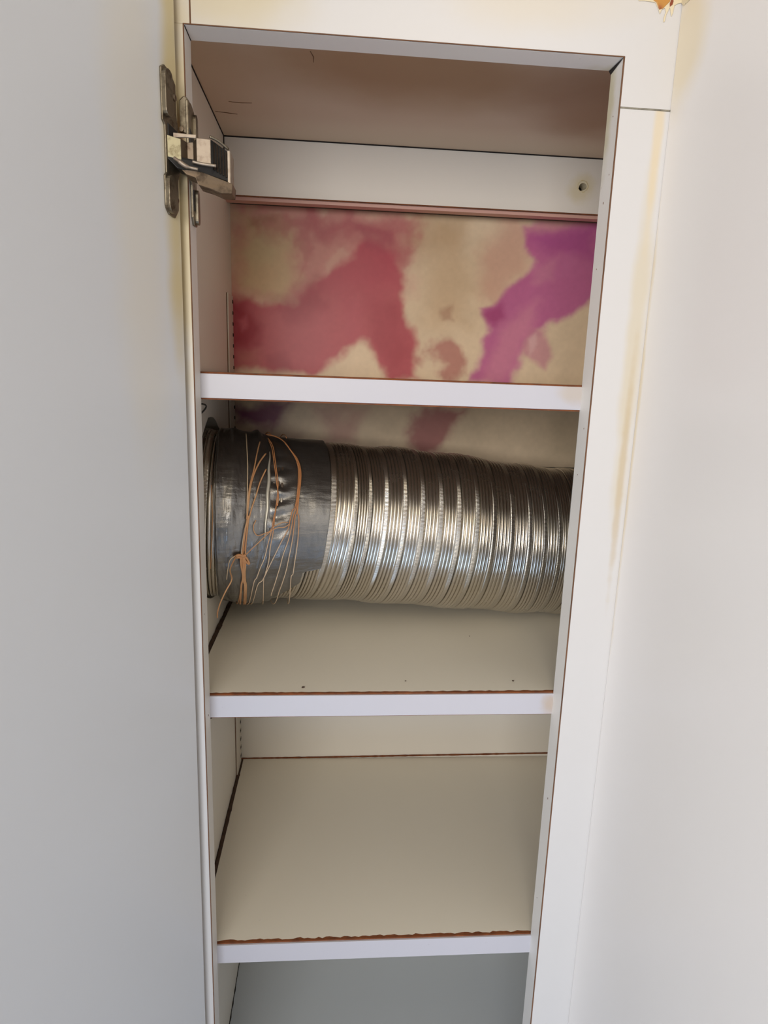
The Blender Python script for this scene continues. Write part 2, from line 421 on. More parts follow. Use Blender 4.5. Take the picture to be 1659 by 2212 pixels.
for k, (poly, col, so, al, wa) in enumerate(MARBLE):
    wx = X + wa * 2.2 * fbm(X, Z, 34, 11 + k) ; wz = Z + wa * 2.2 * fbm(X, Z, 34, 51 + k)
    d = sdist(wx, wz, poly) + so * .35 * fbm(X, Z, 110, 90 + k, 3)
    so = so * 1.3; a = np.clip(.5 - d / (2 * so), 0, 1); a = (a * a * (3 - 2 * a) * al)[..., None]
    C = C * (1 - a) + np.array(sc(*col)[:3]) * a
C = np.clip(C * (1 + .05 * fbm(X, Z, 220, 7, 3)[..., None]), 0, 1)
me = bpy.data.meshes.new('back_panel')
idx = np.arange(nx * nz).reshape(nz, nx)
front = np.stack([X.ravel(), np.full(X.size, YB), Z.ravel()], 1)
quads = np.stack([idx[:-1, :-1].ravel(), idx[:-1, 1:].ravel(), idx[1:, 1:].ravel(), idx[1:, :-1].ravel()], 1)
off = np.array(wpos(cab)); me.from_pydata((front + [0, 0, ZO] - off).tolist(), [], quads.tolist())
ca = me.color_attributes.new('marble', 'FLOAT_COLOR', 'POINT')
ca.data.foreach_set('color', np.concatenate([C.reshape(-1, 3), np.ones((X.size, 1))], 1).astype(np.float32).ravel())
m_marb = mat('pink_marbled_board', sc(210, 190, 160), .34, 0, .22); t = NT(m_marb)
at = t.n('ShaderNodeAttribute', attribute_name='marble'); t.l(at.outputs['Color'], t.b.inputs['Base Color'])
me.materials.append(m_marb)
bp = bpy.data.objects.new('back_panel', me); COL.objects.link(bp); bp.parent = cab
bp['label'] = 'glossy board marbled in pink and magenta on cream'
q = bp.modifiers.new('solid', 'SOLIDIFY'); q.thickness = .004; q.offset = -1
boxo('back_panel', (-D, XE, YB, YB + .005, -1.64, -.337), m_in, cab, label='plain cream back board of the lower compartments')
boxo('back_panel', (.4505, XE, YB, YB + .005, -.336, .03), m_in, cab, label='plain cream board beyond the marbled one')

# ------------------------------------------------------------------ shelves
def shelf(zl, zr, hl, ragged, lab, xl=-D + .0045):
    bm = bmesh.new(); nseg = 160; rng = random.Random(int(-zl * 1000))
    X0, X1 = xl, XE - .002
    def zt(x): return zl + (zr - zl) * x / W
    def zb(x): return zl - hl + (zr - zl) * x / W
    rows = []
    for i in range(nseg + 1):
        x = X0 + (X1 - X0) * i / nseg
        j = rng.uniform(0, ragged)
        rows.append([bm.verts.new(p) for p in (
            (x, T + .0006, zb(x) - .0012), (x, T + .0006, zt(x) + .0012), (x, T + .0022 + j, zt(x) + .0014), (x, YB - .001, zt(x) + .0014),
            (x, YB - .001, zb(x) - .0012), (x, T + .0016 + j * .5, zb(x) - .0012))])
    for i in range(nseg):
        for k in range(6):
            f = bm.faces.new((rows[i][k], rows[i + 1][k], rows[i + 1][(k + 1) % 6], rows[i][(k + 1) % 6]))
            f.material_index = 1 if k in (0, 1, 5) else (2 if k == 4 else 0)
    bm.faces.new(rows[0][::-1]).material_index = 1; bm.faces.new(rows[-1]).material_index = 1
    s = obj('shelf', bm, [m_shelf, m_core, m_under], cab, label=lab)
    bm = bmesh.new()
    hexa(bm, [(.0004, T - .0012, zb(0)), (W - .0004, T - .0012, zb(W)), (W - .0004, T + .0008, zb(W)), (.0004, T + .0008, zb(0))],
         [(.0004, T - .0012, zt(0)), (W - .0004, T - .0012, zt(W)), (W - .0004, T + .0008, zt(W)), (.0004, T + .0008, zt(0))])
    obj('front_edge', bm, m_lip, s, .0003, label='white edge strip between brown board edges')
    return s
shelf(-.2277, -.2293, .0186, .0004, 'uppermost shelf, just above the silver duct')
shelf(-.4994, -.5001, .0199, .0012, 'shelf under the silver duct')
shelf(-.7562, -.7595, .0200, .0022, 'lowest shelf with a visible front edge')
bm = bmesh.new(); box(bm, -D + .0008, XE - .002, T + .0, YB - .001, -1.066, -1.048)
obj('shelf', bm, laminate('shelf_melamine_in_blue_light', sc(200, 208, 214)), cab, label='bottom shelf seen at the lower edge, without visible front edge')  # blue light from low down is put into this shelf's colour
# dirt packed in the gap beside the boards
for z in (-.4994, -.7562):
    bm = bmesh.new(); pts = []
    for k in range(34):
        y = T + .003 + (YB - T - .006) * k / 33
        pts.append((-D + .0016 + random.uniform(0, .0008), y, z - .0002 + random.uniform(-.0006, .0006)))
    tube(bm, pts, [.0024 + random.uniform(0, .0012) for _ in pts], 6)
    obj('gap_dirt', bm, m_dirt, cab)
bm = bmesh.new(); pts = [(-D + .0004, T + .06 + .24 * k / 39, -1.0478) for k in range(40)]
tube(bm, pts, [.0005 + (random.random() > .75) * random.uniform(.0003, .0008) for _ in pts], 6)
obj('gap_dirt', bm, m_dark, cab)
for z in (-.7562,):
    bm = bmesh.new(); pts = [(-D + (XE + D) * k / 119, YB - .0006, z + .0016) for k in range(120)]
    tube(bm, pts, [.0010 + random.uniform(0, .0005) for _ in pts], 6)
    obj('gap_dirt', bm, m_core, cab)
# shelf tracks on the left side, one visible run per compartment
def track(z0, z1):
    bm = bmesh.new(); box(bm, -D, -D + .0022, .278, .312, z0, z1)
    tr = obj('shelf_track', bm, m_track, cab, .0004)
    bm = bmesh.new(); n = int((z1 - z0) / .0127)
    for k in range(n):
        z = z1 - .006 - k * .0127
        box(bm, -D + .0018, -D + .0025, .306, .3115, z - .0026, z + .0012)
        box(bm, -D + .0002, -D + .0024, .3118, .3126, z - .0026, z + .0012)
    obj('slots', bm, m_dark, tr, label='row of dark slots')
    bm = bmesh.new(); tube(bm, [(-D + .0003, .2772, z0), (-D + .0003, .2772, z1)], .0006, 6)
    obj('joint_line', bm, m_gap, tr)
track(-.2262, -.1370); track(-.497, -.2480); track(-.7540, -.5215); 
# wire shelf clip under the uppermost shelf
bm = bmesh.new()
tube(bm, spline([(-.018, .024, -.2515), (-.006, .024, -.2512), (.0012, .030, -.2520), (.0006, .036, -.2555), (-.006, .034, -.262), (-.018, .034, -.268)], 5), .0007, 7)
obj('shelf_clip', bm, m_black, cab, smooth=True, label='bent black wire clip under the uppermost shelf')
bm = bmesh.new(); tube(bm, spline([(-.019, .030, -.520), (-.006, .030, -.5225), (.0008, .026, -.5225), (-.008, .026, -.528)], 5), .0009, 7)
obj('shelf_clip', bm, m_black, cab, smooth=True, label='black clip under the shelf below the duct')
bm = bmesh.new(); tube(bm, spline([(-.0196, .030, -.838), (-.012, .030, -.8365), (-.0196, .036, -.844)], 5), .0009, 7)
obj('shelf_clip', bm, m_black, cab, smooth=True, label='tiny black clip end below the lowest edged shelf')
# fine dark scratches on the ceiling board
for pts in ([(.0811, .083), (.0835, .092), (.0832, .101)], [(-.017, .2153), (-.006, .217), (.004, .219)], [(.0, .19), (.012, .191), (.022, .190)]):
    bm = bmesh.new(); tube(bm, [(a, b, .0258) for a, b in pts], [.0002, .0004, .0002], 5)
    obj('scratch', bm, m_gap, cab)
# chips and specks on the frame
bm = bmesh.new()
for (x, y, z, r) in ((W - .0006, .012, -.093, .0011), (W - .0006, .006, -.075, .0006), (W - .0006, .009, -.035, .0006), (W - .0006, .013, -.14, .0006),
                     (W - .0006, .008, -.262, .0008), (W - .0006, .012, -.30, .0006), (W - .0006, .01, -.60, .0012), (W - .0006, .013, -.71, .0006),
                     (.0006, .012, -.513, .0012), (.0006, .008, -.42, .0006), (-.0030, -.0002, -.83, .0018)):
    bmesh.ops.create_icosphere(bm, subdivisions=1, radius=1, matrix=Matrix.Translation((x, y, z)) @ Matrix.Diagonal((.0003 if x > -.001 else r * .5, r * .6 if x > -.001 else .0003, r, 1)))
o = obj('chips', bm, m_gap, cab, label='small dark chips along the frame edges'); o['kind'] = 'stuff'
# dried drips on the top rail
m_glue = laminate('dried_pale_glue', sc(216, 200, 166), [], .5); m_glue2 = laminate('dried_amber_glue', sc(186, 128, 50), [((.326, 0, .030), (.004, 1, .004), sc(150, 80, 40), .9, 200)], .35)
g1 = [(.306, .045), (.3111, .0345), (.3146, .0348), (.3209, .0345), (.3232, .0342), (.3252, .0311), (.326, .0297), (.3271, .0274), (.3282, .0303), (.3303, .0314), (.3312, .0291), (.3302, .0257), (.3301, .0228), (.3311, .0229), (.3317, .0272), (.3339, .0321), (.3355, .0265), (.3364, .0285), (.3369, .0333), (.339, .0346), (.3424, .0355), (.3424, .047)]
bm = bmesh.new(); prism(bm, [[(x, -.0009, z) for x, z in g1]], (0, .0008, 0)); gl = obj('glue_drip', bm, m_glue, cab, .0003, label='pale dried glue drips at the top right corner')
g2 = [(.318, .045), (.3206, .0369), (.3214, .0351), (.3234, .0343), (.326, .0299), (.3287, .0308), (.3307, .0329), (.3332, .0354), (.333, .045)]
bm = bmesh.new(); prism(bm, [[(x, -.0014, z) for x, z in g2]], (0, .0006, 0)); obj('amber_glue', bm, m_glue2, gl, .0003, label='amber brown patch of the glue')
bm = bmesh.new(); prism(bm, [[(x, -.0014, z) for x, z in ((.3335, .0322), (.3352, .0335), (.3358, .036), (.334, .037), (.3332, .034))]], (0, .0006, 0)); obj('amber_glue', bm, mat('red_brown_glue', sc(132, 62, 36), .4), gl, .0002, label='red brown fleck of the glue')

# ------------------------------------------------------------------ open door and hinge
TH = math.radians(110); du = Vector((math.cos(TH), -math.sin(TH), 0)); dn = Vector((math.sin(TH), math.cos(TH), 0))
def dp(u, n, z):                # point on the door: u along it from the hinge edge, n out of its inner face
    return Vector((-.0037 + .0028 * z, -.008, z)) + du * u + dn * n
bm = bmesh.new(); z0, z1 = -1.62, .22
hexa(bm, [dp(0, 0, z0), dp(0, -.018, z0), dp(.34, -.018, z0), dp(.34, 0, z0)], [dp(0, 0, z1), dp(0, -.018, z1), dp(.34, -.018, z1), dp(.34, 0, z1)])
door = obj('door', bm, m_door, cab, .0006, label='open white door leaf swung out to the left')
hinge_bm = bmesh.new()
def plate(bm, fn, outline, th):     # outline in 2-D, fn maps (a, b, height) to space
    lo = [fn(a, b, 0) for a, b in outline]; off = fn(outline[0][0], outline[0][1], th) - lo[0]
    prism(bm, [lo], off)
# hinge body: the bent straps between the two plates
def strip(bm, pts, th=.0012):
    """folded sheet: pts = list of (x, y, ztop, zbot)"""
    fr = [(Vector((x, y, a)), Vector((x, y, b))) for x, y, a, b in pts]
    vs = []
    for (a, b) in fr:
        vs.append([bm.verts.new(a), bm.verts.new(b), bm.verts.new(b + Vector((0, th, 0))), bm.verts.new(a + Vector((0, th, 0)))])
    for i in range(len(vs) - 1):
        for k in range(4): bm.faces.new((vs[i][k], vs[i][(k + 1) % 4], vs[i + 1][(k + 1) % 4], vs[i + 1][k]))
    bm.faces.new(vs[0][::-1]); bm.faces.new(vs[-1])
# cage: dark bracket running into the opening
bm = bmesh.new()
prism(bm, [[(.0010, -.0225, -.0960), (.0070, -.022, -.0958), (.0140, -.020, -.0962), (.0325, -.0115, -.1000), (.0318, -.011, -.1062), (.0246, -.014, -.1070), (.0180, -.0175, -.1052),
            (.0110, -.020, -.1040), (.0095, -.021, -.1000), (.0037, -.022, -.0985)]], (0, .016, 0))
hinge = obj('hinge', bm, m_brk, cab, .0007, label='tarnished metal spring hinge holding the door')
bm = bmesh.new(); strip(bm, [(-.0122, -.0235, -.0752, -.0875), (-.0085, -.0225, -.0752, -.0884), (.0006, -.0205, -.0768, -.0896)]); obj('link_plate', bm, m_brass, hinge, .0003, label='speckled yellowish face of the link')
bm = bmesh.new(); strip(bm, [(.0006, -.0205, -.0765, -.0895), (.0035, -.0150, -.0770, -.0900), (.0075, -.0150, -.0765, -.0900), (.0105, -.0195, -.0757, -.0902)]); obj('link_plate', bm, m_rust, hinge, .0003, label='dark rust-spotted hollow of the link')
bm = bmesh.new(); strip(bm, [(.0105, -.0200, -.0755, -.0902), (.0196, -.0190, -.0755, -.0906)]); obj('link_plate', bm, m_pale, hinge, .0003, label='pale face of the link')
bm = bmesh.new(); strip(bm, [(-.0040, -.0215, -.0735, -.0765), (.0035, -.0205, -.0735, -.0757), (.0105, -.0200, -.0735, -.0757)]); obj('link_plate', bm, m_pale, hinge, .0003)
bm = bmesh.new(); prism(bm, [[(.0190, -.0150, -.0742), (.0297, -.0100, -.0800), (.0297, -.0100, -.0985), (.0180, -.0150, -.0965), (.0060, -.0200, -.0962), (-.002, -.0220, -.0950), (-.0085, -.0225, -.0890), (-.006, -.0210, -.0870), (.0180, -.0165, -.0890)]], (0, .013, 0)); obj('spring_housing', bm, m_black, hinge, .0004, label='black greasy spring housing')
bm = bmesh.new()
for k in range(5):
    xx = .0212 + k * .0018; tube(bm, [(xx, -.0148 + k * .0009, -.0765 - k * .0010), (xx, -.0148 + k * .0009, -.0930 - k * .0008)], .0006, 6)
obj('spring', bm, mat('dark_spring_wire', sc(52, 42, 34), .4, .8), hinge, label='dark spring wires')
bm = bmesh.new(); prism(bm, [[(.0290, -.0105, -.0775), (.0304, -.0105, -.0782), (.0312, -.0105, -.0800), (.0312, -.0105, -.0990), (.0300, -.0105, -.1045), (.0290, -.0105, -.1040)]], (0, .015, 0)); obj('end_cap', bm, m_pale, hinge, .0005)
bm = bmesh.new(); tube(bm, spline([(.0190, -.0185, -.0738), (.0240, -.0160, -.0752), (.0300, -.0110, -.0785)], 4), .0009, 7); obj('rim', bm, m_nickel, hinge, smooth=True)
bm = bmesh.new(); tube(bm, spline([(.0232, -.0205, -.0920), (.0140, -.0215, -.0915), (.0080, -.0215, -.0905)], 5), .0010, 8); obj('pin', bm, m_pale, hinge, smooth=True)
bm = bmesh.new(); tube(bm, spline([(-.0030, -.0255, -.0900), (.0005, -.0262, -.0922), (.0050, -.0255, -.0948), (.0120, -.0245, -.0958)], 5), [.0010] * 5 + [.0014] * 6 + [.0009] * 5, 8); obj('pin', bm, m_pale, hinge, smooth=True, label='bright bent pin')
# plate screwed to the door
def lobe(z0, z1, u0, u1, n, top_round=True):
    h = (u1 - u0) / 2; c = (u0 + u1) / 2; o = []
    for k in range(9):
        a = math.pi * k / 8; o.append((c + h * math.cos(a), z1 - h + h * math.sin(a)))
    for k in range(9):
        a = math.pi + math.pi * k / 8; o.append((c + h * math.cos(a), z0 + h + h * math.sin(a)))
    return o
fd = lambda a, b, h: dp(a, h, b)
bm = bmesh.new()
plate(bm, fd, [(.0030, -.042), (.0085, -.0365), (.0155, -.0345), (.0190, -.037), (.0190, -.0675), (.0165, -.070), (.0165, -.0985), (.0185, -.1005), (.0185, -.1190), (.0150, -.1240), (.0080, -.1250), (.0035, -.1190), (.0030, -.100), (.0010, -.0960), (.0010, -.0720), (.0028, -.060)], .0014)
pl = obj('door_plate', bm, m_nickel, hinge, .0004)
bm = bmesh.new(); plate(bm, fd, lobe(-.0650, -.0370, .0105, .0188, 0), .0042); obj('raised_tab', bm, m_nickel, hinge, .0016, smooth=False)
bm = bmesh.new(); plate(bm, fd, lobe(-.1235, -.0995, .0085, .0183, 0), .0042); obj('raised_tab', bm, m_nickel, hinge, .0016)
bm = bmesh.new(); plate(bm, fd, [(.0035, -.0700), (.0140, -.0680), (.0140, -.0820), (.0040, -.0790)], .0020); obj('recess', bm, m_black, hinge, .0003, label='black recess behind the link')
for a, b in ((.0055, -.0500), (.0065, -.1130)):
    bm = bmesh.new()
    cc = dp(a, .0014, b); tube(bm, [cc, cc + dn * .0008, cc + dn * .0013], [.0022, .0022, .0010], 14); obj('screw', bm, m_rust, hinge)
# plate wrapped over the frame edge
fp = lambda a, b, h: Vector((.0006 + h, a, b))
bm = bmesh.new()
plate(bm, fp, [(-.004, -.0470), (.006, -.0455), (.0165, -.0480), (.0190, -.0530), (.0190, -.1190), (.0165, -.1235), (.0080, -.1240), (.0045, -.1190), (.0045, -.0980), (-.004, -.090)], .0018)
obj('frame_plate', bm, m_nickel, hinge, .0005)
bm = bmesh.new(); plate(bm, fp, lobe(-.0745, -.0500, .0105, .0175, 0), .0040); obj('raised_tab', bm, m_nickel, hinge, .0012)
bm = bmesh.new(); plate(bm, fp, lobe(-.1225, -.0990, .0105, .0175, 0), .0040); obj('raised_tab', bm, m_nickel, hinge, .0012)
bm = bmesh.new(); plate(bm, lambda a, b, h: Vector((a, -h, b)), [(-.0035, -.0470), (-.0010, -.0445), (.0010, -.0445), (.0028, -.0470), (.0028, -.0680), (-.0035, -.0665)], .0030); obj('raised_tab', bm, m_nickel, hinge, .0008)
bm = bmesh.new(); plate(bm, fp, [(.0050, -.1010), (.0095, -.1000), (.0095, -.1140), (.0050, -.1150)], .0022); obj('recess', bm, m_black, hinge, .0002)
bm = bmesh.new(); plate(bm, fp, [(-.0025, -.0640), (.0085, -.0660), (.0085, -.0740), (-.0025, -.0740)], .0026); obj('recess', bm, m_black, hinge, .0002)
bm = bmesh.new(); tube(bm, [(-.0025, -.0030, -.0655), (-.0025, -.0046, -.0655)], .0016, 12); obj('screw', bm, m_rust, hinge)

# ------------------------------------------------------------------ adjoining panel at right angles
sp = boxo('adjoining_panel', (XR, XR + .018, -.52, -.0002, -1.75, .45), m_side, None, .0005)
tag(sp, 'plain white laminate panel standing at right angles to the cabinet front, along its right side', 'panel')
bm = bmesh.new(); prism(bm, [[(XR - .0008, y, z) for y, z in ((.0, .0355), (-.0039, .0319), (-.0060, .0325), (-.0074, .0318), (-.0157, .0318), (-.0197, .0350), (-.0197, .047), (0, .047))]], (.0007, 0, 0))
o = obj('glue_smear', bm, m_glue, sp, .0002, label='smear of dried glue in the top corner')

# ------------------------------------------------------------------ flexible duct
PX = [-.12, -.0186, .0205, .0915, .17, .25, .3185, .39, .60]
PY = [.166, .168, .186, .203, .203, .2065, .215, .228, .232]
PZ = [-.364, -.3700, -.3790, -.3850, -.389, -.3965, -.405, -.4125, -.4105]
SX = [-.05, -.02, .06, .09, .24, .33, .5]; SS = [.05, .10, .22, .24, .08, -.02, -.02]; SL = [.0, .0, .10, .12, .06, .0, .0]
R0 = .0868
def surf(x, th, r):
    x = np.asarray(x, float); th = np.asarray(th, float)
    c = np.stack([x, np.interp(x, PX, PY), np.interp(x, PX, PZ)], -1)
    N = np.stack([np.ones_like(x), np.interp(x, SX, SS), -np.interp(x, SX, SL)], -1)
    N /= np.linalg.norm(N, axis=-1, keepdims=True)
    e1 = np.array([0, 0, 1.]) - N[..., 2:3] * N; e1 /= np.linalg.norm(e1, axis=-1, keepdims=True)
    e2 = np.cross(N, e1)
    r = np.asarray(r, float)[..., None]
    return c + r * (np.cos(th)[..., None] * e1 + np.sin(th)[..., None] * e2)
def grid_obj(name, P, m, parent, attrs=None, solid=0., label=None):
    nu, nv = P.shape[:2]; me = bpy.data.meshes.new(name)
    idx = np.arange(nu * nv).reshape(nu, nv)
    q = np.stack([idx[:-1, :-1].ravel(), idx[1:, :-1].ravel(), idx[1:, 1:].ravel(), idx[:-1, 1:].ravel()], 1)
    V = P.reshape(-1, 3) + np.array([0, 0, ZO]) - np.array(wpos(parent))
    me.from_pydata(V.tolist(), [], q.tolist())
    me.polygons.foreach_set('use_smooth', [True] * len(me.polygons))
    for k, a in (attrs or {}).items():
        at = me.attributes.new(k, 'FLOAT', 'POINT'); at.data.foreach_set('value', a.astype(np.float32).ravel())
    me.materials.append(m)
    o = bpy.data.objects.new(name, me); COL.objects.link(o); o.parent = parent
    if solid:
        s = o.modifiers.new('solid', 'SOLIDIFY'); s.thickness = solid; s.offset = 0
    if label: o['label'] = label
    return o
duct = thing('flexible_duct', (.30, .215, -.498), 'silver corrugated flexible metal duct lying across the cabinet on the second shelf', 'duct')
seams = [.0797, .1045, .1206, .1378, .1582, .1783, .1997, .2198, .2406, .2618, .2841, .3058, .3250, .3429, .3583]
k0 = -9
seams = [.0797 + .0170 * k for k in range(k0, 0)] + seams + [.3583 + .0165 * k for k in range(1, 11)]
wk = np.arange(len(seams)) + k0
m_alu = mat('corrugated_aluminium', sc(212, 206, 196), .3, 1.0); t = NT(m_alu); p = t.pos()
at = t.n('ShaderNodeAttribute', attribute_name='theta'); am = t.n('ShaderNodeAttribute', attribute_name='seam')
tick = t.math('MULTIPLY', t.math('SINE', t.math('MULTIPLY', at.outputs['Fac'], 400.)), am.outputs['Fac'])
t.bump(t.math('ADD', tick, t.math('MULTIPLY', t.noise(60, 2, p), .03)), .00016, .6)
t.l(t.mix(t.noise(14, 4, p), sc(196, 188, 170), sc(226, 222, 218)), t.b.inputs['Base Color'])
t.l(t.math('ADD', t.math('MULTIPLY', t.noise(60, 3, p), .10), .21), t.b.inputs['Roughness'])
NPH = 60; nw = (len(seams) - 2) * NPH; nth = 150
w_ = np.linspace(k0 + 1, k0 + len(seams) - 1.0, nw); th = np.linspace(-math.pi / 2, 1.5 * math.pi, nth)
Wg, Tg = np.meshgrid(w_, th, indexing='ij')
xw = np.interp(Wg - (Tg - 1.2) / (2 * math.pi), wk, seams)
xw = np.minimum(xw, XE - .002)
ph = Wg - np.floor(Wg)
rng = np.random.RandomState(5); amp = rng.uniform(.7, 1.25, 64); ki = (np.floor(Wg).astype(int)) % 64
rf = ((ph - .25) / .75 * 4) % 1.0; rib = .0003 + .0006 * np.sin(rf * math.pi) - .0017 * np.exp(-((rf - .0) / .13) ** 2) - .0017 * np.exp(-((rf - 1.0) / .13) ** 2)
flat = .0003
seamm = (ph < .22).astype(float)
edge = -.0024 * np.exp(-((ph - .245) / .026) ** 2) - .0020 * np.exp(-((ph - .985) / .022) ** 2)
rr = np.where(ph < .22, flat, rib * amp[ki]) + edge * amp[(ki + 7) % 64]
rr += .0010 * np.sin(Wg * 1.7 + .6) + .0006 * np.sin(Tg * 2 + Wg * .35)
P = surf(xw, Tg, R0 - .0008 + rr)
grid_obj('corrugated_hose', P, m_alu, duct, {'theta': Tg, 'seam': seamm}, solid=.0004)
# tape sleeve
m_tape = mat('silver_duct_tape', sc(128, 126, 124), .34, .93); t = NT(m_tape); p = t.pos()
t.l(t.mix(t.noise(30, 4, p), sc(112, 110, 108), sc(156, 154, 150)), t.b.inputs['Base Color'])
mp = t.n('ShaderNodeMapping'); t.l(p, mp.inputs['Vector']); mp.inputs['Scale'].default_value = (14, 45, 90)
t.bump(t.math('ADD', t.noise(1.5, 5, mp.outputs[0]), t.math('MULTIPLY', t.noise(900, 2, p), .12)), .0016, .6)
t.l(t.math('ADD', t.math('MULTIPLY', t.noise(24, 4, p), .22), .24), t.b.inputs['Roughness'])
def tape(x_left, x_right, r_add, disp, name='duct_tape', label=None, nu=150, nv=260, t0=-math.pi / 2, t1=1.5 * math.pi):
    u = np.linspace(0, 1, nu); th = np.linspace(t0, t1, nv); U, TT = np.meshgrid(u, th, indexing='ij')
    xl = x_left(TT); xr = x_right(TT); x = xl + (xr - xl) * U
    r = R0 + r_add + disp(x, TT, U)
    return grid_obj(name, surf(x, TT, r), m_tape, duct, solid=.0005, label=label)
hel = lambda th_: -(th_ - 1.2) / (2 * math.pi) * .017
def d_right(x, th_, U):
    wr = .0016 * np.exp(-((x - .036) / .008) ** 2) * np.sin(th_ * 34 + 6 * fbm(x * 30, th_, 1, 5)) * np.exp(-((th_ - 1.1) / .5) ** 2)
    return .0012 + wr + .0010 * fbm(x * 22, th_ * 1.3, 1, 40) + .0006 * fbm(x * 90, th_ * 5, 1, 44)
def xr_right(th_):
    base = .0795 + hel(th_)
    return base - np.clip((th_ - 1.93) / .05, 0, 1) * .016 - np.clip((th_ - 2.15) / .4, 0, 1) * .022 * (th_ < 4.6) + .0007 * fbm(th_, th_ * 0, 6, 8)
tape(lambda a: .020 + .001 * fbm(a, a * 0, 5, 3), xr_right, .0008, d_right, label='smooth band of tape next to the bare duct')
def d_left(x, th_, U):
    ridge = .0030 * np.exp(-((x - .0 - .002 * np.sin(th_ * 3)) / .0045) ** 2) * (.35 + .65 * np.exp(-((th_ - .1) / .8) ** 2))
    ridge2 = .0035 * np.exp(-((x - .0195) / .004) ** 2) * (.15 + .85 * np.exp(-((th_ - .0) / .6) ** 2))
    return .0018 + ridge + ridge2 + .0016 * fbm(x * 70, th_ * 1.6, 1, 21) + .0010 * fbm(x * 160, th_ * 4, 1, 27) - .0022 * (U < .04)
tape(lambda a: -.0135 + .0012 * fbm(a, a * 0, 4, 13), lambda a: .0285 + .0015 * fbm(a, a * 0, 9, 17), .0012, d_left, label='crumpled band of tape beside the cabinet wall')
# upright torn edge of the tape
u = np.linspace(0, 1, 60); v = np.linspace(0, 1, 5); Ug, Vg = np.meshgrid(u, v, indexing='ij')
thc = .55 + 1.05 * Ug; xc = .0285 - .0035 * Ug + (Vg - .5) * .0026 * np.sin(Ug * 3.0 + .1) + .0003 * np.sin(Ug * 21)
m_edge = mat('bright_torn_tape_edge', sc(214, 208, 190), .4, .5)
grid_obj('torn_tape_edge', surf(xc, thc, R0 + .0055 - .0035 * np.abs(Vg - .5)), m_edge, duct, solid=.0005, label='bright torn edge of the tape')

